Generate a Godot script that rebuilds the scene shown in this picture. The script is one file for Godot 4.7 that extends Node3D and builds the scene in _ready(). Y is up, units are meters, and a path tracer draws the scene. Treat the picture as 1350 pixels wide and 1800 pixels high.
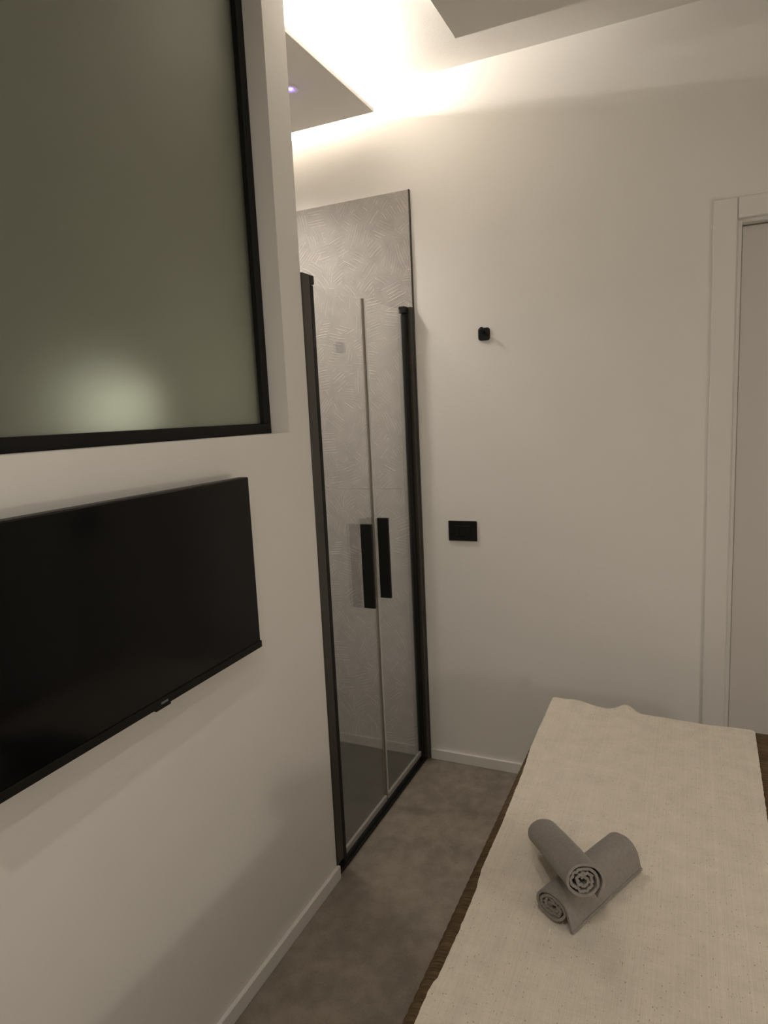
extends Node3D
# A small treatment room: x runs along the back wall (left wall at x = 0), z comes towards the camera (back wall at z = 0).

const CEIL := 2.794
const BED := 0.53

var M := {}
var taken := {}

# ---------------------------------------------------------------- helpers
func numbered(called: String) -> String:
	var n: int = taken.get(called, 0)
	taken[called] = n + 1
	return called if n == 0 else "%s_%03d" % [called, n]

func tag(o: Node, label: String, category: String, group := "") -> void:
	o.set_meta("label", label)
	o.set_meta("category", category)
	if group != "":
		o.set_meta("group", group)

func thing(called: String, label: String, category: String, at := Vector3.ZERO, group := "") -> Node3D:
	var o := Node3D.new()
	o.name = numbered(called)
	add_child(o)
	o.position = at
	tag(o, label, category, group)
	return o

func begin() -> SurfaceTool:
	var st := SurfaceTool.new()
	st.begin(Mesh.PRIMITIVE_TRIANGLES)
	return st

func commit(st: SurfaceTool, called: String, m: Material, parent: Node = self) -> MeshInstance3D:
	st.generate_normals()
	var o := MeshInstance3D.new()
	o.mesh = st.commit()
	o.material_override = m
	o.name = numbered(called) if parent == self else called
	parent.add_child(o, true)
	return o

func struct(called: String, st: SurfaceTool, m: Material, parent: Node = self) -> MeshInstance3D:
	var o := commit(st, called, m, parent)
	if parent == self:
		o.set_meta("kind", "structure")
	return o

func tri(st: SurfaceTool, a: Vector3, b: Vector3, c: Vector3, out: Vector3) -> void:
	# front faces run clockwise seen from outside
	if (b - a).cross(c - a).dot(out) > 0.0:
		var t := b
		b = c
		c = t
	st.add_vertex(a)
	st.add_vertex(b)
	st.add_vertex(c)

func quad(st: SurfaceTool, a: Vector3, b: Vector3, c: Vector3, d: Vector3, out: Vector3) -> void:
	tri(st, a, b, c, out)
	tri(st, a, c, d, out)

func box(st: SurfaceTool, lo: Vector3, hi: Vector3, bevel := 0.0) -> void:
	st.set_smooth_group(-1)
	var mid := (lo + hi) / 2.0
	var h := (hi - lo) / 2.0
	var b := minf(bevel, minf(h.x, minf(h.y, h.z)) * 0.95)
	for ax in 3:
		var u := (ax + 1) % 3
		var v := (ax + 2) % 3
		for s in [-1.0, 1.0]:
			var n := Vector3.ZERO
			n[ax] = s
			var p: Array[Vector3] = []
			for k in [[-1, -1], [1, -1], [1, 1], [-1, 1]]:
				var q := Vector3.ZERO
				q[ax] = s * h[ax]
				q[u] = k[0] * (h[u] - b)
				q[v] = k[1] * (h[v] - b)
				p.append(mid + q)
			quad(st, p[0], p[1], p[2], p[3], n)
	if b <= 0.0:
		return
	for ax in 3:   # bevelled edges along this axis
		var u := (ax + 1) % 3
		var v := (ax + 2) % 3
		for su in [-1.0, 1.0]:
			for sv in [-1.0, 1.0]:
				var p: Array[Vector3] = []
				for k in [[-1, 0], [1, 0], [1, 1], [-1, 1]]:
					var q := Vector3.ZERO
					q[ax] = k[0] * (h[ax] - b)
					q[u] = su * (h[u] - (b if k[1] == 1 else 0.0))
					q[v] = sv * (h[v] - (0.0 if k[1] == 1 else b))
					p.append(mid + q)
				var n := Vector3.ZERO
				n[u] = su
				n[v] = sv
				quad(st, p[0], p[1], p[2], p[3], n)
	for sx in [-1.0, 1.0]:
		for sy in [-1.0, 1.0]:
			for sz in [-1.0, 1.0]:
				var s := Vector3(sx, sy, sz)
				var c := mid + s * h
				tri(st, c - Vector3(0, s.y, s.z) * b, c - Vector3(s.x, 0, s.z) * b, c - Vector3(s.x, s.y, 0) * b, s)

func block(called: String, lo: Vector3, hi: Vector3, m: Material, parent: Node = self, bevel := 0.0) -> MeshInstance3D:
	var st := begin()
	box(st, lo, hi, bevel)
	return commit(st, called, m, parent)

func lathe(st: SurfaceTool, profile: Array, xf: Transform3D, seg := 32, smooth := true) -> void:
	# profile: [radius, height] pairs turned about the local y axis
	for i in profile.size() - 1:
		st.set_smooth_group(0 if smooth else i + 1)
		for k in seg:
			var a0 := TAU * k / seg
			var a1 := TAU * (k + 1) / seg
			var r0: float = profile[i][0]
			var r1: float = profile[i + 1][0]
			var y0: float = profile[i][1]
			var y1: float = profile[i + 1][1]
			var d := Vector3(cos((a0 + a1) / 2), 0, sin((a0 + a1) / 2)) * (y1 - y0) + Vector3(0, r0 - r1, 0)
			var p := [Vector3(r0 * cos(a0), y0, r0 * sin(a0)), Vector3(r0 * cos(a1), y0, r0 * sin(a1)), Vector3(r1 * cos(a1), y1, r1 * sin(a1)), Vector3(r1 * cos(a0), y1, r1 * sin(a0))]
			var n := xf.basis * d
			if r0 > 1e-6:
				tri(st, xf * p[0], xf * p[1], xf * p[2], n)
			if r1 > 1e-6:
				tri(st, xf * p[0], xf * p[2], xf * p[3], n)

func rounded_plate(st: SurfaceTool, w: float, h: float, r: float, lo: float, hi: float, edge: float, at: Vector3) -> void:
	# a plate in the x-y plane with round corners, from z = lo to hi, its front edge softened
	var ring := []
	for c in [[1, 1, 0.0], [-1, 1, PI / 2], [-1, -1, PI], [1, -1, 1.5 * PI]]:
		for k in 7:
			var a: float = c[2] + PI / 2 * k / 6.0
			ring.append([Vector2(c[0] * (w / 2 - r), c[1] * (h / 2 - r)), Vector2(cos(a), sin(a))])
	var n := ring.size()
	var levels := [[r, lo], [r, hi - edge], [r - edge * 0.35, hi - edge * 0.3], [r - edge, hi]]
	st.set_smooth_group(1)
	for l in levels.size() - 1:
		for k in n:
			var p := []
			for q in [[l, k], [l, (k + 1) % n], [l + 1, (k + 1) % n], [l + 1, k]]:
				var e: Array = ring[q[1]]
				var xy: Vector2 = e[0] + e[1] * levels[q[0]][0]
				p.append(at + Vector3(xy.x, xy.y, levels[q[0]][1]))
			var o: Vector2 = ring[k][1]
			quad(st, p[0], p[1], p[2], p[3], Vector3(o.x, o.y, 0.3))
	st.set_smooth_group(-1)
	for k in n:
		var e0: Array = ring[k]
		var e1: Array = ring[(k + 1) % n]
		var a: Vector2 = e0[0] + e0[1] * (r - edge)
		var b: Vector2 = e1[0] + e1[1] * (r - edge)
		tri(st, at + Vector3(0, 0, hi), at + Vector3(a.x, a.y, hi), at + Vector3(b.x, b.y, hi), Vector3.BACK)

func grid(st: SurfaceTool, nu: int, nv: int, f: Callable, flip := false) -> void:
	var p := []
	for i in nu + 1:
		var row := []
		for j in nv + 1:
			row.append(f.call(float(i) / nu, float(j) / nv))
		p.append(row)
	for i in nu:
		for j in nv:
			var q := [p[i][j], p[i + 1][j], p[i + 1][j + 1], p[i][j + 1]]
			if flip:
				q.reverse()
			for k in [0, 1, 2, 0, 2, 3]:
				st.add_vertex(q[k])

# ---------------------------------------------------------------- textures and materials
func noise_image(size: int, freq: float, octaves: int, seed_: int) -> Image:
	var n := FastNoiseLite.new()
	n.seed = seed_
	n.noise_type = FastNoiseLite.TYPE_SIMPLEX_SMOOTH
	n.frequency = freq
	n.fractal_octaves = octaves
	return n.get_seamless_image(size, size)

func mat(albedo: Color, rough: float, metal := 0.0, spec := 0.5) -> StandardMaterial3D:
	var m := StandardMaterial3D.new()
	m.albedo_color = albedo
	m.roughness = rough
	m.metallic = metal
	m.metallic_specular = spec
	return m

func wrap_world(m: StandardMaterial3D, per_metre: float) -> void:
	m.uv1_triplanar = true
	m.uv1_world_triplanar = true
	m.uv1_triplanar_sharpness = 8.0
	m.uv1_scale = Vector3.ONE * per_metre

func relief(m: StandardMaterial3D, im: Image, centimetres: float) -> void:
	m.heightmap_enabled = true
	m.heightmap_texture = ImageTexture.create_from_image(im)
	m.heightmap_scale = centimetres

func paint(albedo: Color, rough: float, seed_: int) -> StandardMaterial3D:
	var m := mat(albedo, rough, 0.0, 0.35)
	relief(m, noise_image(512, 0.05, 3, seed_), 0.02)
	wrap_world(m, 3.0)
	return m

func concrete(lo: Color, hi: Color, seed_: int) -> StandardMaterial3D:
	# cloudy stoneware: large clouds, middle smears and fine grain
	var a := noise_image(1024, 0.006, 4, seed_)
	var b := noise_image(1024, 0.02, 5, seed_ + 1)
	var c := noise_image(1024, 0.16, 2, seed_ + 2)
	var im := Image.create(1024, 1024, false, Image.FORMAT_RGB8)
	for y in 1024:
		for x in 1024:
			var v := 0.35 * a.get_pixel(x, y).r + 0.42 * b.get_pixel(x, y).r + 0.23 * c.get_pixel(x, y).r
			im.set_pixel(x, y, lo.lerp(hi, smoothstep(0.22, 0.78, v)))
	var m := mat(Color.WHITE, 0.62, 0.0, 0.4)
	m.albedo_texture = ImageTexture.create_from_image(im)
	relief(m, c, 0.02)
	wrap_world(m, 0.72)
	return m

func combed_tile() -> StandardMaterial3D:
	# short combed strokes in patches that turn this way and that, a little paler than the body
	var rng := RandomNumberGenerator.new()
	rng.seed = 77
	var n := 1024
	var field := PackedFloat32Array()
	field.resize(n * n)
	field.fill(0.35)
	for patch in 330:
		var cx := rng.randf() * n
		var cy := rng.randf() * n
		var ang := rng.randf() * PI
		var d := Vector2(cos(ang), sin(ang))
		var s := Vector2(-d.y, d.x)
		var length := rng.randf_range(85, 150)
		var count := rng.randi_range(6, 11)
		var gap := rng.randf_range(11.0, 15.0)
		var bend := rng.randf_range(-0.0025, 0.0025)
		var half := count * gap / 2.0          # the comb wipes the wet glaze smooth before it scores it
		var q := -half
		while q < half:
			var t0 := -length * 0.45
			while t0 < length * 0.45:
				var pc := Vector2(cx, cy) + d * t0 + s * (q + bend * t0 * t0)
				var ci := posmod(int(pc.y), n) * n + posmod(int(pc.x), n)
				field[ci] = lerpf(field[ci], 0.35, 0.8)
				t0 += 0.8
			q += 0.8
		for k in count:
			var off := (k - count / 2.0) * gap + rng.randf_range(-1.5, 1.5)
			var l := length * rng.randf_range(0.45, 1.0)
			var shift := rng.randf_range(-14, 14)
			var tone := rng.randf_range(0.45, 1.0)
			var t := -l / 2
			while t < l / 2:
				var p := Vector2(cx, cy) + d * (t + shift) + s * (off + bend * t * t)
				var fade := clampf(minf(t + l / 2, l / 2 - t) / 10.0, 0.0, 1.0)
				for w in [-3, -2, -1, 0, 1, 2, 3, 4]:
					var x := posmod(int(p.x + s.x * w), n)
					var y := posmod(int(p.y + s.y * w), n)
					var want := tone * fade if w >= -2 and w <= 1 else 0.15
					if w >= -2 and w <= 1:
						field[y * n + x] = lerpf(field[y * n + x], want, 0.6 * fade)
					else:
						field[y * n + x] = lerpf(field[y * n + x], want, 0.25 * fade)
				t += 0.7
	var cloud := noise_image(n, 0.012, 4, 5)
	var grain := noise_image(n, 0.22, 2, 6)
	var im := Image.create(n, n, false, Image.FORMAT_RGB8)
	var hm := Image.create(n, n, false, Image.FORMAT_RGB8)
	for y in n:
		for x in n:
			var f := field[y * n + x]
			var v := 0.655 + 0.20 * (f - 0.35) + 0.07 * (cloud.get_pixel(x, y).r - 0.5) + 0.03 * (grain.get_pixel(x, y).r - 0.5)
			im.set_pixel(x, y, Color(v * 1.02, v * 0.985, v * 0.945))
			hm.set_pixel(x, y, Color(f, f, f))
	var m := mat(Color.WHITE, 0.55, 0.0, 0.45)
	m.albedo_texture = ImageTexture.create_from_image(im)
	relief(m, hm, 0.22)
	wrap_world(m, 1.05)
	return m

func slub_cloth() -> StandardMaterial3D:
	# undyed woven cotton: threads in both directions, slubs, dark flecks
	var rng := RandomNumberGenerator.new()
	rng.seed = 9
	var n := 1024
	var warp := PackedFloat32Array()
	var weft := PackedFloat32Array()
	for k in n:
		warp.append(rng.randf_range(-1, 1))
		weft.append(rng.randf_range(-1, 1))
	var slub := noise_image(n, 0.05, 2, 21)
	var cloud := noise_image(n, 0.008, 3, 22)
	var im := Image.create(n, n, false, Image.FORMAT_RGB8)
	var hm := Image.create(n, n, false, Image.FORMAT_RGB8)
	for y in n:
		for x in n:
			var w: float = warp[x / 2 * 2 % n] * 0.45 + slub.get_pixel(x * 4 % n, y / 2).r - 0.5
			var u: float = weft[y / 2 * 2 % n] * 0.4 + slub.get_pixel(x / 3, y * 4 % n).r - 0.5
			var h := 0.5 + 0.3 * w + 0.2 * u + 0.15 * sin(x * 1.05) * sin(y * 1.05)
			var v := 0.865 + 0.036 * w + 0.024 * u + 0.05 * (cloud.get_pixel(x, y).r - 0.5)
			im.set_pixel(x, y, Color(v * 1.0, v * 0.955, v * 0.885))
			hm.set_pixel(x, y, Color(h, h, h))
	for k in 900:   # flecks of seed husk
		var x := rng.randi() % n
		var y := rng.randi() % n
		var big := rng.randi_range(2, 5)
		var dark := rng.randf_range(0.55, 0.85)
		for j in big * 2:
			var c := im.get_pixel((x + j % 2) % n, (y + j / 2) % n)
			im.set_pixel((x + j % 2) % n, (y + j / 2) % n, Color(c.r * dark, c.g * dark, c.b * dark * 0.95))
	var m := mat(Color.WHITE, 0.95, 0.0, 0.2)
	m.albedo_texture = ImageTexture.create_from_image(im)
	relief(m, hm, 0.1)
	wrap_world(m, 1.6)
	m.rim_enabled = true
	m.rim = 0.25
	return m

func terry(base: Color) -> StandardMaterial3D:
	var im := Image.create(512, 512, false, Image.FORMAT_RGB8)
	var a := noise_image(512, 0.3, 2, 31)
	var b := noise_image(512, 0.03, 3, 32)
	for y in 512:
		for x in 512:
			var v := 0.92 + 0.10 * (a.get_pixel(x, y).r - 0.5) + 0.10 * (b.get_pixel(x, y).r - 0.5)
			im.set_pixel(x, y, Color(base.r * v, base.g * v, base.b * v))
	var m := mat(Color.WHITE, 0.95, 0.0, 0.2)
	m.albedo_texture = ImageTexture.create_from_image(im)
	relief(m, a, 0.05)
	wrap_world(m, 6.0)
	m.rim_enabled = true
	m.rim = 0.3
	return m

func ribbed_fabric() -> StandardMaterial3D:
	var rng := RandomNumberGenerator.new()
	rng.seed = 12
	var n := 512
	var thread := []
	for k in n:
		thread.append(rng.randf_range(-1, 1))
	var a := noise_image(n, 0.06, 3, 41)
	var im := Image.create(n, n, false, Image.FORMAT_RGB8)
	for y in n:
		for x in n:
			var v: float = 1.0 + 0.16 * thread[y / 2 * 2] + 0.3 * (a.get_pixel(x / 3, y).r - 0.5)
			im.set_pixel(x, y, Color(0.36 * v, 0.295 * v, 0.215 * v))
	var m := mat(Color.WHITE, 0.9, 0.0, 0.25)
	m.albedo_texture = ImageTexture.create_from_image(im)
	relief(m, im, 0.08)
	wrap_world(m, 3.0)
	return m

func glow(color: Color, energy: float, base := Color(0.9, 0.9, 0.9)) -> StandardMaterial3D:
	var m := mat(base, 0.5)
	m.emission_enabled = true
	m.emission = color
	m.emission_energy_multiplier = energy
	return m

func make_materials() -> void:
	M.wall = paint(Color(0.93, 0.915, 0.89), 0.85, 1)
	M.ceiling = paint(Color(0.935, 0.92, 0.895), 0.9, 2)
	M.trim = mat(Color(0.91, 0.895, 0.87), 0.45)
	M.door = mat(Color(0.87, 0.85, 0.825), 0.5)
	M.floor = concrete(Color(0.505, 0.465, 0.42), Color(0.605, 0.565, 0.51), 51)
	M.tray = concrete(Color(0.14, 0.137, 0.118), Color(0.185, 0.178, 0.158), 61)
	M.tile = combed_tile()
	M.black = mat(Color(0.22, 0.20, 0.17), 0.4, 0.0, 0.5)
	M.black_matt = mat(Color(0.09, 0.086, 0.08), 0.55, 0.0, 0.35)
	M.seal = mat(Color(0.62, 0.61, 0.585), 0.35)
	M.cloth = slub_cloth()
	M.towel = terry(Color(0.60, 0.57, 0.54))
	M.ribbed = ribbed_fabric()
	M.steel = mat(Color(0.5, 0.49, 0.47), 0.35, 0.9)
	M.screen = mat(Color(0.02, 0.02, 0.022), 0.12, 0.0, 0.33)
	M.bezel = mat(Color(0.10, 0.095, 0.085), 0.45, 0.0, 0.3)
	M.mark = mat(Color(0.45, 0.45, 0.45), 0.4)
	var g := mat(Color(0.93, 0.96, 0.94, 0.04), 0.02, 0.0, 0.6)
	g.transparency = BaseMaterial3D.TRANSPARENCY_ALPHA
	M.glass = g
	var s := mat(Color(0.9, 0.9, 0.88, 0.4), 0.2)
	s.transparency = BaseMaterial3D.TRANSPARENCY_ALPHA
	M.clear_seal = s
	M.grey_seal = mat(Color(0.47, 0.43, 0.38), 0.45)
	var fr := mat(Color(0.86, 0.87, 0.80, 0.10), 0.46, 0.0, 0.5)
	fr.refraction_enabled = true
	fr.refraction_scale = 0.05
	M.frosted = fr

# ---------------------------------------------------------------- camera and light
func camera() -> void:
	var c := Camera3D.new()
	c.name = "camera"
	c.fov = 74.700279
	c.near = 0.02
	add_child(c)
	c.basis = Basis(Vector3.UP, 0.43210589) * Basis(Vector3.RIGHT, -0.14387929) * Basis(Vector3.BACK, -0.04672243)
	c.position = Vector3(1.045566, 1.52, 2.613237)
	c.current = true

func environment() -> void:
	var e := Environment.new()
	e.background_mode = Environment.BG_COLOR
	e.background_color = Color.BLACK
	e.tonemap_mode = Environment.TONE_MAPPER_LINEAR
	e.tonemap_exposure = 1.28
	e.sdfgi_enabled = true
	e.ssao_enabled = true
	e.ssil_enabled = true
	var w := WorldEnvironment.new()
	w.environment = e
	w.name = "environment"
	add_child(w)

const COVE_TINT := Color(1.0, 0.972, 0.938)
const COVE_SIDE := 0.97    # energy of the strip along the room
const COVE_BACK := 0.75    # energy of the strip along the back wall
const SPOT_TINT := Color(1.0, 0.972, 0.935)
const SPOT := 0.46
const SHOWER := 1.5
const SCONCE := 0.205
const GLOBE := 0.0102
const VIOLET := 0.0004

func area(parent: Node, at: Vector3, towards: Vector3, size: Vector2, color: Color, energy: float, up := Vector3.UP) -> void:
	var l := AreaLight3D.new()
	parent.add_child(l)
	l.name = "light"
	l.look_at_from_position(at, at + towards, up)
	l.area_size = size
	l.light_color = color
	l.light_energy = energy
	l.area_range = 12.0
	l.area_attenuation = 2.0
	l.shadow_enabled = true

func omni(parent: Node, at: Vector3, size: float, color: Color, energy: float) -> void:
	var l := OmniLight3D.new()
	l.name = "light"
	parent.add_child(l)
	l.position = at
	l.light_size = size
	l.light_color = color
	l.light_energy = energy
	l.omni_range = 12.0
	l.omni_attenuation = 2.0
	l.shadow_enabled = true

# ---------------------------------------------------------------- the room
func room() -> void:
	var st := begin()
	box(st, Vector3(-1.9, -0.12, -0.15), Vector3(2.75, 0, 3.95))
	struct("floor", st, M.floor)
	st = begin()
	box(st, Vector3(-1.9, CEIL, -0.15), Vector3(2.75, CEIL + 0.12, 3.95))
	struct("ceiling", st, M.ceiling)

	# back wall with the doorway
	st = begin()
	box(st, Vector3(-1.05, 0, -0.15), Vector3(1.175, CEIL, 0))
	box(st, Vector3(1.175, 2.105, -0.15), Vector3(1.985, CEIL, 0))
	box(st, Vector3(1.985, 0, -0.15), Vector3(2.75, CEIL, 0))
	var back := struct("wall_back", st, M.wall)
	# large tiles in the shower: two high on the back wall
	var edge := 0.014
	for y in [[0.004, 1.2035], [1.2055, 2.393]]:
		for x in [[-0.572, edge], [-0.95, -0.574]]:
			block("tile", Vector3(x[0], y[0], 0.0), Vector3(x[1], y[1], 0.011), M.tile, back, 0.0008)
	block("edge_trim", Vector3(edge, 0.004, 0.0), Vector3(edge + 0.004, 2.394, 0.012), M.black, back, 0.0006)

	# left wall with the window opening
	st = begin()
	box(st, Vector3(-0.12, 0, 0.852), Vector3(0, 1.482, 3.95))
	box(st, Vector3(-0.12, 1.482, 0.852), Vector3(0, CEIL, 0.965))
	box(st, Vector3(-0.12, 1.482, 2.165), Vector3(0, CEIL, 3.95))
	box(st, Vector3(-0.12, 2.70, 0.965), Vector3(0, CEIL, 2.165))
	struct("wall_left", st, M.wall)
	st = begin()
	box(st, Vector3(2.6, 0, 0), Vector3(2.75, CEIL, 3.95))
	struct("wall_right", st, M.wall)
	st = begin()
	box(st, Vector3(0, 0, 3.8), Vector3(2.6, CEIL, 3.95))
	struct("wall_front", st, M.wall)

	# shower recess: side wall and partition, both tiled
	st = begin()
	box(st, Vector3(-1.05, 0, 0), Vector3(-0.95, CEIL, 0.97))
	var side := struct("wall_shower_side", st, M.wall)
	for y in [[0.004, 1.2035], [1.2055, 2.393]]:
		block("tile", Vector3(-0.95, y[0], 0.012), Vector3(-0.939, y[1], 0.60), M.tile, side, 0.0008)
		block("tile", Vector3(-0.95, y[0], 0.602), Vector3(-0.939, y[1], 0.852), M.tile, side, 0.0008)
	st = begin()
	box(st, Vector3(-0.95, 0, 0.863), Vector3(-0.12, CEIL, 0.97))
	var part := struct("wall_shower_partition", st, M.wall)
	for y in [[0.004, 1.2035], [1.2055, 2.393]]:
		block("tile", Vector3(-0.938, y[0], 0.852), Vector3(-0.542, y[1], 0.863), M.tile, part, 0.0008)
		block("tile", Vector3(-0.54, y[0], 0.852), Vector3(-0.121, y[1], 0.863), M.tile, part, 0.0008)
	st = begin()
	box(st, Vector3(-0.938, 0.0, 0.012), Vector3(-0.035, 0.006, 0.851), 0.002)
	struct("floor_shower", st, M.tray)

	# the next room behind the frosted window
	st = begin()
	box(st, Vector3(-1.9, 0, 0.97), Vector3(-1.75, CEIL, 3.2))
	struct("wall_next_room", st, M.wall)
	st = begin()
	box(st, Vector3(-1.75, 0, 3.05), Vector3(-0.12, CEIL, 3.2))
	struct("wall_next_room_end", st, M.wall)
	st = begin()
	box(st, Vector3(-1.9, 0, 0.87), Vector3(-1.05, CEIL, 0.97))
	struct("wall_next_room_start", st, M.wall)

	# baseboards
	for b in [["baseboard_left", Vector3(0, 0, 0.846), Vector3(0.012, 0.047, 3.8)], ["baseboard_back", Vector3(0.02, 0, 0), Vector3(1.10, 0.047, 0.012)], ["baseboard_right", Vector3(2.588, 0, 0.012), Vector3(2.6, 0.047, 3.8)], ["baseboard_front", Vector3(0.012, 0, 3.788), Vector3(2.588, 0.047, 3.8)], ["baseboard_back_corner", Vector3(2.06, 0, 0), Vector3(2.588, 0.047, 0.012)]]:
		st = begin()
		box(st, b[1], b[2], 0.002)
		struct(b[0], st, M.trim)

	# the door: casing, lining, leaf
	var d := Node3D.new()
	d.name = "door_1"
	d.set_meta("kind", "structure")
	add_child(d)
	block("casing", Vector3(1.10, 0, 0), Vector3(1.172, 2.17, 0.016), M.trim, d, 0.0025)
	block("casing", Vector3(1.988, 0, 0), Vector3(2.06, 2.17, 0.016), M.trim, d, 0.0025)
	block("casing", Vector3(1.1735, 2.102, 0), Vector3(1.9865, 2.17, 0.0155), M.trim, d, 0.0025)
	block("lining", Vector3(1.175, 0, -0.15), Vector3(1.187, 2.105, 0), M.trim, d, 0.001)
	block("lining", Vector3(1.973, 0, -0.15), Vector3(1.985, 2.105, 0), M.trim, d, 0.001)
	block("lining", Vector3(1.187, 2.091, -0.15), Vector3(1.973, 2.105, 0), M.trim, d, 0.001)
	var leaf := block("leaf", Vector3(1.190, 0.006, -0.085), Vector3(1.970, 2.088, -0.042), M.door, d, 0.002)
	st = begin()
	box(st, Vector3(1.905, 0.93, -0.042), Vector3(1.945, 1.12, -0.036), 0.002)
	lathe(st, [[0.0095, 0.0], [0.0095, 0.045], [0.0, 0.045]], Transform3D(Basis(Vector3.RIGHT, PI / 2), Vector3(1.925, 1.04, -0.036)), 20, false)
	box(st, Vector3(1.80, 1.031, -0.002), Vector3(1.934, 1.049, 0.012), 0.004)
	commit(st, "handle", M.black_matt, leaf)

	# the frosted window in the left wall
	var w := Node3D.new()
	w.name = "window_1"
	w.set_meta("kind", "structure")
	add_child(w)
	var z0 := 0.9655
	var z1 := 2.1645
	var y0 := 1.4825
	var y1 := 2.6995
	st = begin()
	box(st, Vector3(-0.09, y0, z0), Vector3(-0.06, y0 + 0.029, z1), 0.0015)
	box(st, Vector3(-0.09, y1 - 0.03, z0), Vector3(-0.06, y1, z1), 0.0015)
	box(st, Vector3(-0.09, y0 + 0.028, z0), Vector3(-0.06, y1 - 0.029, z0 + 0.03), 0.0015)
	box(st, Vector3(-0.09, y0 + 0.028, z1 - 0.03), Vector3(-0.06, y1 - 0.029, z1), 0.0015)
	commit(st, "window_frame", M.black_matt, w)
	block("pane", Vector3(-0.0825, y0 + 0.028, z0 + 0.028), Vector3(-0.0765, y1 - 0.028, z1 - 0.028), M.frosted, w)

# ---------------------------------------------------------------- ceiling panels and lamps
func ceiling_parts() -> void:
	var t := thing("ceiling_panel", "white dropped ceiling panel with glowing edge above the shower", "ceiling panel", Vector3(-0.4, 2.66, 0.47))
	# child places are relative to the thing
	var o := -t.position
	block("panel_board", o + Vector3(-0.948, 2.66, 0.108), o + Vector3(-0.074, 2.674, 0.86), M.ceiling, t, 0.001)
	block("core", o + Vector3(-0.948, 2.674, 0.32), o + Vector3(-0.205, CEIL, 0.86), M.ceiling, t)
	block("lip", o + Vector3(-0.0815, 2.674, 0.43), o + Vector3(-0.0785, 2.6785, 0.86), M.ceiling, t)
	var tint := Color(1.0, 0.93, 0.80)
	var sa := thing("light_strip", "warm light strip over the shower panel facing into the room", "light strip", Vector3(-0.205, 2.686, 0.59), "cove light strips")
	block("channel", Vector3(0.0, -0.006, -0.27), Vector3(0.003, 0.012, 0.268), M.seal, sa)
	block("diffuser", Vector3(0.003, -0.004, -0.268), Vector3(0.006, 0.010, 0.266), glow(tint, 2.0), sa)
	area(sa, Vector3(-0.1960, 2.692, 0.589), Vector3(0.42, 1, 0).normalized(), Vector2(0.53, 0.007), COVE_TINT, COVE_SIDE)
	var sb := thing("light_strip", "warm light strip over the shower panel facing the back wall", "light strip", Vector3(-0.575, 2.686, 0.32), "cove light strips")
	block("channel", Vector3(-0.37, -0.006, -0.003), Vector3(0.368, 0.012, 0.0), M.seal, sb)
	block("diffuser", Vector3(-0.368, -0.004, -0.006), Vector3(0.366, 0.010, -0.003), glow(tint, 2.0), sb)
	area(sb, Vector3(-0.576, 2.692, 0.3110), Vector3(0, 1, -1.3).normalized(), Vector2(0.73, 0.007), COVE_TINT, COVE_BACK)

	# small violet spot in the panel
	var p := thing("ceiling_spot", "tiny violet glowing ceiling spot in the panel above the shower", "spot light", Vector3(-0.247, 2.66, 0.426))
	var st := begin()
	lathe(st, [[0.0, -0.0005], [0.030, -0.0005]], Transform3D(Basis(), Vector3.ZERO), 28)
	lathe(st, [[0.032, 0.0], [0.032, -0.003], [0.028, -0.005], [0.015, -0.005], [0.012, -0.0015]], Transform3D(Basis(), Vector3.ZERO), 28)
	commit(st, "ring", M.trim, p)
	st = begin()
	lathe(st, [[0.0, -0.006], [0.006, -0.005], [0.010, -0.0012], [0.0, -0.0012]], Transform3D(Basis(), Vector3.ZERO), 20)
	commit(st, "lens", glow(Color(0.62, 0.45, 1.0), 5.0), p)
	omni(p, Vector3(0, -0.016, 0), 0.008, Color(0.6, 0.45, 1.0), VIOLET)

	# the large low panel over the room, with two spots
	var b := thing("ceiling_panel", "large white dropped ceiling panel over the massage bed", "ceiling panel", Vector3(1.3, 2.69, 1.9))
	block("panel_board", Vector3(0.342, 2.69, 0.381) - b.position, Vector3(2.25, CEIL, 3.45) - b.position, M.ceiling, b, 0.001)
	for q in [[Vector3(0.89, 2.69, 2.65), "round warm ceiling spot in the big panel, nearer the television wall"], [Vector3(1.54, 2.69, 2.83), "round warm ceiling spot in the big panel, farther from the television wall"]]:
		var s := thing("ceiling_spot", q[1], "spot light", q[0], "spots in the big ceiling panel")
		st = begin()
		lathe(st, [[0.045, 0.0], [0.045, -0.004], [0.040, -0.006], [0.033, -0.006], [0.030, -0.002]], Transform3D(Basis(), Vector3.ZERO), 28)
		commit(st, "ring", M.trim, s)
		st = begin()
		lathe(st, [[0.0, -0.003], [0.030, -0.002]], Transform3D(Basis(), Vector3.ZERO), 28)
		commit(st, "lens", glow(SPOT_TINT, 1.5), s)
		area(s, q[0] + Vector3(0, -0.008, 0), Vector3.DOWN, Vector2(0.05, 0.05), SPOT_TINT, SPOT, Vector3.BACK)

	# round downlight of the shower itself
	var dl := thing("downlight", "round warm downlight in the shower ceiling panel, hidden behind the wall end", "downlight", Vector3(-0.55, 2.66, 0.48))
	st = begin()
	lathe(st, [[0.085, 0.0], [0.085, -0.004], [0.08, -0.006], [0.067, -0.006], [0.064, -0.002]], Transform3D(Basis(), Vector3.ZERO), 32)
	commit(st, "ring", M.trim, dl)
	st = begin()
	lathe(st, [[0.0, -0.003], [0.064, -0.002]], Transform3D(Basis(), Vector3.ZERO), 32)
	commit(st, "lens", glow(SPOT_TINT, 1.5), dl)
	var sp := SpotLight3D.new()
	sp.name = "light"
	dl.add_child(sp)
	sp.position = Vector3(0, -0.012, 0)
	sp.rotation = Vector3(-PI / 2, 0, 0)
	sp.spot_angle = 73.0
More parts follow.
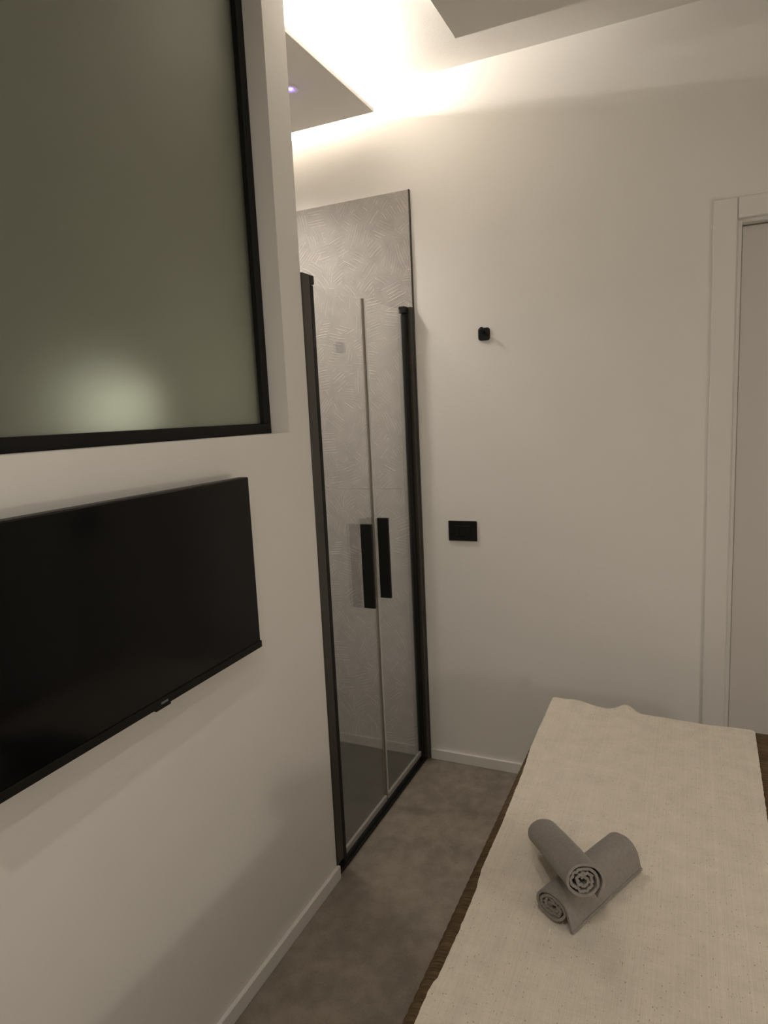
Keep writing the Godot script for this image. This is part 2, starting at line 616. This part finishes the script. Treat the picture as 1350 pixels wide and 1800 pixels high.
	sp.spot_angle_attenuation = 1.0
	sp.spot_range = 12.0
	sp.spot_attenuation = 2.0
	sp.light_size = 0.1
	sp.light_color = COVE_TINT
	sp.light_energy = SHOWER
	sp.shadow_enabled = true

	# low wall lamp on the right-hand wall
	var lamp := thing("wall_lamp", "opal glass wall lamp on the right-hand wall beside the bed", "wall lamp", Vector3(2.6, 1.02, 2.0))
	st = begin()
	lathe(st, [[0.0, 0.0], [0.05, 0.0], [0.05, 0.012], [0.012, 0.018], [0.012, 0.05], [0.0, 0.05]], Transform3D(Basis(Vector3.BACK, PI / 2), Vector3.ZERO), 28, false)
	commit(st, "bracket", M.black_matt, lamp)
	st = begin()
	var pr := []
	for k in 15:
		pr.append([0.055 * sin(PI * k / 14.0), -0.055 * cos(PI * k / 14.0)])
	lathe(st, pr, Transform3D(Basis(), Vector3(-0.1, 0, 0)), 28)
	commit(st, "shade", glow(Color(1.0, 0.85, 0.62), 2.0), lamp)
	omni(lamp, Vector3(-0.1, 0, 0), 0.05, Color(1.0, 0.972, 0.93), SCONCE)

	# lamp of the next room, seen as a blurred glow through the frosted pane
	var g := thing("globe_lamp", "opal globe lamp glowing behind the frosted window pane", "lamp", Vector3(-0.27, 1.482, 1.34))
	st = begin()
	pr = []
	for k in 17:
		pr.append([0.115 * sin(PI * k / 16.0), 0.094 - 0.075 * cos(PI * k / 16.0)])
	lathe(st, pr, Transform3D(), 32)
	commit(st, "shade", glow(Color(1.0, 1.0, 0.97), 0.10), g)
	st = begin()
	lathe(st, [[0.0, 0.0], [0.05, 0.0], [0.05, 0.015], [0.02, 0.03], [0.0, 0.03]], Transform3D(), 28, false)
	commit(st, "foot", M.black_matt, g)
	omni(g, Vector3(0, 0.094, 0), 0.07, Color(1.0, 1.0, 0.95), GLOBE)
	var shelf := thing("wall_shelf", "narrow white shelf behind the frosted window carrying the globe lamp", "shelf", Vector3(-0.12, 1.46, 1.55))
	block("board", Vector3(-0.25, 0.0, -0.5), Vector3(0, 0.022, 0.5), M.trim, shelf, 0.002)
	block("bracket", Vector3(-0.2, -0.05, -0.4), Vector3(0, 0.0, -0.385), M.trim, shelf, 0.001)
	block("bracket", Vector3(-0.2, -0.05, 0.385), Vector3(0, 0.0, 0.4), M.trim, shelf, 0.001)

# ---------------------------------------------------------------- shower doors
func shower() -> void:
	var t := thing("shower_enclosure", "black framed shower enclosure with two clear glass doors", "shower")
	var top := 1.943
	# profile against the end of the left wall
	var st := begin()
	box(st, Vector3(-0.03, 0.047, 0.806), Vector3(0.004, top, 0.8515), 0.0015)
	commit(st, "wall_profile", M.black, t)
	st = begin()
	box(st, Vector3(-0.026, 0.02, 0.783), Vector3(0.003, top - 0.028, 0.8045), 0.003)
	box(st, Vector3(-0.028, top - 0.026, 0.779), Vector3(0.004, top, 0.8055), 0.002)
	commit(st, "pivot_profile", M.black_matt, t)
	# profile against the tiled back wall
	st = begin()
	box(st, Vector3(-0.024, 0.012, 0.0125), Vector3(0.014, top, 0.034), 0.0015)
	commit(st, "wall_profile", M.black, t)
	st = begin()
	box(st, Vector3(-0.022, 0.012, 0.0345), Vector3(0.0, top - 0.028, 0.056), 0.004)
	box(st, Vector3(-0.026, top - 0.026, 0.0343), Vector3(0.002, top, 0.064), 0.002)
	commit(st, "pivot_profile", M.black_matt, t)
	# low black threshold
	st = begin()
	box(st, Vector3(-0.034, 0.0, 0.013), Vector3(0.004, 0.012, 0.846), 0.003)
	commit(st, "threshold", M.black_matt, t)
	for q in [[0.4195, 0.790, 0.527], [0.052, 0.4115, 0.386]]:
		var leaf := block("glass_door", Vector3(-0.016, 0.05, q[0]), Vector3(-0.010, top - 0.016, q[1]), M.glass, t)
		block("bottom_seal", Vector3(-0.018, 0.030, q[0]), Vector3(-0.008, 0.052, q[1]), M.seal, leaf, 0.002)
		var near: bool = q[0] > 0.3
		var e: float = q[0] if near else q[1]
		st = begin()
		if near:
			box(st, Vector3(-0.018, 0.04, e - 0.003), Vector3(-0.008, top - 0.016, e + 0.003), 0.001)
		else:
			box(st, Vector3(-0.018, 0.04, e - 0.008), Vector3(-0.008, top - 0.016, e + 0.003), 0.001)
		commit(st, "edge_seal", M.grey_seal if near else M.clear_seal, leaf)
		# slim upright pull blade standing off the outer face
		var h := begin()
		box(h, Vector3(-0.0098, 0.838, q[2] - 0.006), Vector3(0.034, 1.143, q[2] + 0.006), 0.0015)
		commit(h, "handle", M.black_matt, leaf)

# ---------------------------------------------------------------- things on the walls
func wall_things() -> void:
	# television, a little off the wall, its near side standing off farther
	var t := thing("television", "black flat screen television hung below the frosted window", "television", Vector3(0.0, 1.168, 1.625))
	var hub := Basis(Vector3.UP, deg_to_rad(1.6))
	var parts := []
	var st := begin()
	box(st, Vector3(0.042, -0.2165, -0.3645), Vector3(0.0695, 0.2165, 0.385), 0.002)
	parts.append(commit(st, "casing", M.bezel, t))
	st = begin()
	box(st, Vector3(0.012, -0.17, -0.25), Vector3(0.043, 0.08, 0.25), 0.006)
	parts.append(commit(st, "rear_housing", M.bezel, t))
	st = begin()
	box(st, Vector3(0.0693, -0.1985, -0.3615), Vector3(0.0703, 0.2140, 0.382), 0.0003)
	parts.append(commit(st, "screen", M.screen, t))
	st = begin()
	box(st, Vector3(0.0693, -0.2165, -0.3645), Vector3(0.0735, -0.1990, 0.385), 0.0012)
	var chin := commit(st, "lower_bezel", M.bezel, t)
	parts.append(chin)
	st = begin()
	box(st, Vector3(0.058, -0.2215, -0.022), Vector3(0.0725, -0.2160, 0.022), 0.001)
	commit(st, "sensor_tab", M.bezel, chin)
	st = begin()
	box(st, Vector3(0.0734, -0.211, -0.012), Vector3(0.0739, -0.2065, 0.008), 0.0)
	commit(st, "emblem", M.mark, chin)
	for p in parts:
		p.basis = hub
	block("wall_mount", Vector3(0.0005, -0.11, -0.11), Vector3(0.014, 0.05, 0.11), M.black_matt, t, 0.002)

	var k := thing("coat_hook", "small square black wall hook on the back wall", "hook", Vector3(0.306, 1.812, 0.0))
	st = begin()
	rounded_plate(st, 0.046, 0.048, 0.010, 0.0003, 0.009, 0.002, Vector3.ZERO)
	commit(st, "back_plate", M.black_matt, k)
	st = begin()
	lathe(st, [[0.008, 0.0], [0.0065, 0.004], [0.0065, 0.022], [0.009, 0.026], [0.009, 0.030], [0.007, 0.032], [0.0, 0.032]], Transform3D(Basis(Vector3.RIGHT, PI / 2 - 0.35), Vector3(-0.002, 0.006, 0.008)), 24)
	commit(st, "peg", M.black_matt, k)

	var s := thing("switch_plate", "black rectangular switch plate low on the back wall", "switch", Vector3(0.1955, 1.031, 0.0))
	st = begin()
	box(st, Vector3(-0.0605, -0.0415, 0.0003), Vector3(0.0605, 0.0415, 0.008), 0.0015)
	commit(st, "cover_plate", M.black_matt, s)
	for i in 3:
		block("rocker", Vector3(-0.034 + i * 0.0228, -0.0225, 0.0075), Vector3(-0.034 + i * 0.0228 + 0.0222, 0.0225, 0.0095), M.black_matt, s, 0.0008)

# ---------------------------------------------------------------- massage bed, blanket, towels
func bed() -> void:
	var x0 := 0.620
	var x1 := 1.325
	var z0 := 0.425
	var z1 := 2.36
	var top := BED - 0.006
	var t := thing("massage_bed", "massage bed with brown ribbed fabric cover under the cream blanket", "massage bed", Vector3((x0 + x1) / 2, 0, (z0 + z1) / 2))
	var o := -t.position
	# the padded top: cross-section of a cushion with round edges, ribbed along its length
	var low := top - 0.075
	var r := 0.024
	var sec := []
	for c in [[x0 + r, low + r, PI, 1.5], [x1 - r, low + r, 1.5 * PI, 2.0], [x1 - r, top - r, 0.0, 0.5], [x0 + r, top - r, 0.5 * PI, 1.0]]:
		for k in 6:
			var a: float = c[2] + PI / 2 * k / 5.0
			sec.append([Vector2(c[0], c[1]) + Vector2(cos(a), sin(a)) * r, Vector2(cos(a), sin(a))])
	var n := sec.size()
	var pitch := 0.0253
	var steps := 460
	var st := begin()
	st.set_smooth_group(0)
	var prof := func(i: int, k: int) -> Vector3:
		var z := z0 + (z1 - z0) * i / steps
		var rib := 0.0017 * (absf(sin(PI * z / pitch)) - 0.6)
		var end := minf(z - z0, z1 - z)
		var pull := r - sqrt(maxf(0.0, r * r - pow(maxf(0.0, r - end), 2.0)))
		var s: Array = sec[k % n]
		var p: Vector2 = s[0] + s[1] * (rib - pull)
		return o + Vector3(p.x, p.y, z)
	for i in steps:
		for k in n:
			var p := [prof.call(i, k), prof.call(i, k + 1), prof.call(i + 1, k + 1), prof.call(i + 1, k)]
			var d: Vector2 = sec[k][1]
			quad(st, p[0], p[1], p[2], p[3], Vector3(d.x, d.y, 0))
	for e in [0, steps]:
		for k in n:
			tri(st, o + Vector3((x0 + x1) / 2, (top + low) / 2, z0 if e == 0 else z1), prof.call(e, k), prof.call(e, k + 1), Vector3(0, 0, -1 if e == 0 else 1))
	commit(st, "ribbed_cover", M.ribbed, t)
	block("bed_frame", o + Vector3(x0 + 0.03, low - 0.07, z0 + 0.03), o + Vector3(x1 - 0.03, low + 0.002, z1 - 0.03), M.black_matt, t, 0.004)
	for x in [x0 + 0.06, x1 - 0.11]:
		for z in [z0 + 0.12, z1 - 0.17]:
			block("leg", o + Vector3(x, 0.0, z), o + Vector3(x + 0.05, low - 0.069, z + 0.05), M.black_matt, t, 0.003)
	for z in [z0 + 0.13, z1 - 0.16]:
		block("cross_bar", o + Vector3(x0 + 0.105, 0.10, z), o + Vector3(x1 - 0.105, 0.13, z + 0.03), M.black_matt, t, 0.003)

const LEFT_EDGE := [[0.40, 0.630], [0.652, 0.629], [0.783, 0.631], [0.928, 0.640], [1.157, 0.646], [1.338, 0.646], [1.414, 0.654], [1.548, 0.656], [1.639, 0.654], [1.664, 0.648], [1.728, 0.649], [1.9, 0.652], [2.34, 0.65]]
const FAR_EDGE := [[0.628, 0.402], [0.72, 0.400], [0.778, 0.416], [0.807, 0.422], [0.84, 0.414], [0.883, 0.413], [0.91, 0.430], [1.005, 0.438], [1.101, 0.446], [1.18, 0.439], [1.229, 0.437], [1.24, 0.437]]

func along(list: Array, v: float) -> float:
	for i in list.size() - 1:
		if v <= list[i + 1][0]:
			var f := clampf((v - list[i][0]) / (list[i + 1][0] - list[i][0]), 0.0, 1.0)
			return lerpf(list[i][1], list[i + 1][1], f)
	return list[-1][1]

func blanket() -> void:
	var rough := FastNoiseLite.new()
	rough.seed = 4
	rough.frequency = 2.2
	rough.fractal_octaves = 3
	var fray := FastNoiseLite.new()
	fray.seed = 8
	fray.frequency = 26.0
	var cover_end := 0.425
	var at := func(u: float, v: float, up: float) -> Vector3:
		var zr := lerpf(0.43, 2.345, v)
		var xl := along(LEFT_EDGE, zr) + 0.0016 * fray.get_noise_2d(zr * 3.0, 3.0)
		var xr := lerpf(1.236, 1.226, clampf((zr - 0.43) / 0.5, 0.0, 1.0)) + 0.0014 * fray.get_noise_2d(zr * 3.0, 90.0)
		var x := lerpf(xl, xr, u)
		var z0 := along(FAR_EDGE, x) + 0.0014 * fray.get_noise_2d(x * 3.0, 40.0)
		var z := lerpf(z0, 2.345, v)
		# round the far right corner
		var cx := maxf(0.0, x - (xr - 0.012))
		var cz := maxf(0.0, (z0 + 0.02) - z)
		if cx > 0.0 and cz > 0.0:
			z += cx * 0.9 * cz / 0.02
		var y := BED - 0.0025 + 0.0022 * rough.get_noise_2d(x, z)
		# a ripple near the far end: hollow, then a soft fold
		var d := z - z0
		y += 0.018 * exp(-pow((x - 0.868 - 0.05 * d) / 0.026, 2.0)) * exp(-pow(d / 0.055, 2.0))
		y -= 0.000 * exp(-pow((x - 0.80) / 0.03, 2.0))
		y += 0.007 * exp(-pow((x - 0.70) / 0.05, 2.0)) * exp(-pow(d / 0.07, 2.0))
		y += 0.006 * exp(-pow((x - 0.64) / 0.02, 2.0)) * exp(-pow(d / 0.10, 2.0))
		return Vector3(x, y + up, z)
	var st := begin()
	st.set_smooth_group(1)
	var nu := 90
	var nv := 220
	var warp := func(v: float) -> float: return pow(v, 1.5)
	grid(st, nu, nv, func(u: float, v: float) -> Vector3: return at.call(u, warp.call(v), 0.0025), false)
	st.set_smooth_group(2)
	grid(st, nu, nv, func(u: float, v: float) -> Vector3: return at.call(u, warp.call(v), 0.0), true)
	# the hem all round closes the cloth
	st.set_smooth_group(3)
	for k in nv:
		var v0: float = warp.call(float(k) / nv)
		var v1: float = warp.call(float(k + 1) / nv)
		quad(st, at.call(0.0, v0, 0.0), at.call(0.0, v1, 0.0), at.call(0.0, v1, 0.0025), at.call(0.0, v0, 0.0025), Vector3.LEFT)
		quad(st, at.call(1.0, v0, 0.0), at.call(1.0, v1, 0.0), at.call(1.0, v1, 0.0025), at.call(1.0, v0, 0.0025), Vector3.RIGHT)
	for k in nu:
		var u0 := float(k) / nu
		var u1 := float(k + 1) / nu
		quad(st, at.call(u0, 0.0, 0.0), at.call(u1, 0.0, 0.0), at.call(u1, 0.0, 0.0025), at.call(u0, 0.0, 0.0025), Vector3.FORWARD)
		quad(st, at.call(u0, 1.0, 0.0), at.call(u1, 1.0, 0.0), at.call(u1, 1.0, 0.0025), at.call(u0, 1.0, 0.0025), Vector3.BACK)
	var o := commit(st, "blanket", M.cloth)
	tag(o, "cream woven cotton blanket spread along the massage bed", "blanket")

func roll(called: String, label: String, p0: Vector3, p1: Vector3, r: float, squash: float, turns: float, leave: float, side: float, seed_: int) -> void:
	# a towel: one sheet of cloth rolled up, its last edge left lying beside the roll
	var n := FastNoiseLite.new()
	n.seed = seed_
	n.frequency = 0.55
	var ax := (p1 - p0).normalized()
	var s := ax.cross(Vector3.UP).normalized() * side
	var up := s.cross(ax).normalized()
	if up.y < 0:
		up = -up
	var th := 0.0050
	var a_start := leave + TAU * turns      # the sheet winds over the top and leaves the roll at the angle «leave», running down to the bed
	var pitch := (r * 0.84) / turns
	var line: Array[Vector2] = []
	var steps := int(turns * 44)
	for i in steps + 1:
		var f := float(i) / steps
		var a := lerpf(a_start, leave, f)
		var rad := r - pitch * (1.0 - f) * turns
		var crumple := (1.0 - smoothstep(0.45, 0.8, f)) * 0.0065 + 0.0005
		rad += crumple * n.get_noise_2d(i * 0.45, 7.0)
		line.append(Vector2(cos(a) * rad, sin(a) * rad * squash))
	var last := line[-1]
	var down := Vector2(sin(leave), -cos(leave))
	var reach := (r + r * sin(leave)) / cos(leave)
	var foot := Vector2(last.x + down.x * reach, (th * 0.5 - r) * squash)
	for i in 9:
		var f := float(i + 1) / 9
		line.append(last.lerp(foot, f) + Vector2(0, 0.0035 * sin(f * PI) * (1.0 - 2.2 * f)))
	line.append(foot + Vector2(0.004, 0.0))
	var c := line.size()
	var loop: Array = []
	for i in c:
		var d := (line[mini(i + 1, c - 1)] - line[maxi(i - 1, 0)]).normalized()
		loop.append([line[i], Vector2(-d.y, d.x)])
	var slices := 15
	var length := p0.distance_to(p1)
	var at := func(j: int, i: int, face: float) -> Vector3:
		var w := float(j) / slices
		var e: Vector2 = loop[i][0]
		var nn: Vector2 = loop[i][1]
		var inner := 1.0 - float(i) / c
		var q := e + nn * face * th / 2.0
		var swell := 1.0 + 0.035 * n.get_noise_2d(w * 6.0, 50.0 + i * 0.05)
		var shift := 0.006 * inner * (w - 0.5) * 2.0 * -1.0
		shift += 0.004 * n.get_noise_2d(i * 0.12, 20.0 + w * 2.0) * absf(w - 0.5) * 2.0
		var centre := p0.lerp(p1, w) + up * 0.002 * sin(w * PI)
		return centre + s * q.x * swell + up * (q.y * (swell if q.y > 0 else 1.0)) + ax * shift
	var st := begin()
	for face in [1.0, -1.0]:
		st.set_smooth_group(1 if face > 0 else 2)
		for j in slices:
			for i in c - 1:
				var p := [at.call(j, i, face), at.call(j, i + 1, face), at.call(j + 1, i + 1, face), at.call(j + 1, i, face)]
				var nn: Vector2 = loop[i][1]
				quad(st, p[0], p[1], p[2], p[3], (s * nn.x + up * nn.y) * face)
	st.set_smooth_group(3)
	for j in [0, slices]:
		for i in c - 1:
			quad(st, at.call(j, i, -1.0), at.call(j, i + 1, -1.0), at.call(j, i + 1, 1.0), at.call(j, i, 1.0), ax * (-1.0 if j == 0 else 1.0))
	st.set_smooth_group(4)
	for j in slices:
		for i in [0, c - 1]:
			quad(st, at.call(j, i, -1.0), at.call(j + 1, i, -1.0), at.call(j + 1, i, 1.0), at.call(j, i, 1.0), s if i else -s)
	var o := commit(st, called, M.towel)
	tag(o, label, "towel", "rolled towels on the blanket")

func _ready() -> void:
	camera()
	environment()
	make_materials()
	room()
	ceiling_parts()
	shower()
	wall_things()
	bed()
	blanket()
	var y := BED + 0.004
	roll("rolled_towel", "rolled grey towel lying flat on the blanket under another towel", Vector3(0.815, y + 0.0298, 1.428), Vector3(0.922, y + 0.0298, 1.193), 0.0365, 0.80, 3.6, deg_to_rad(13), 1.0, 3)
	roll("rolled_towel", "rolled grey towel leaning crosswise on top of another rolled towel", Vector3(0.882, y + 0.122, 1.456), Vector3(0.757, y + 0.036, 1.214), 0.036, 0.86, 3.4, deg_to_rad(-25), 1.0, 5)
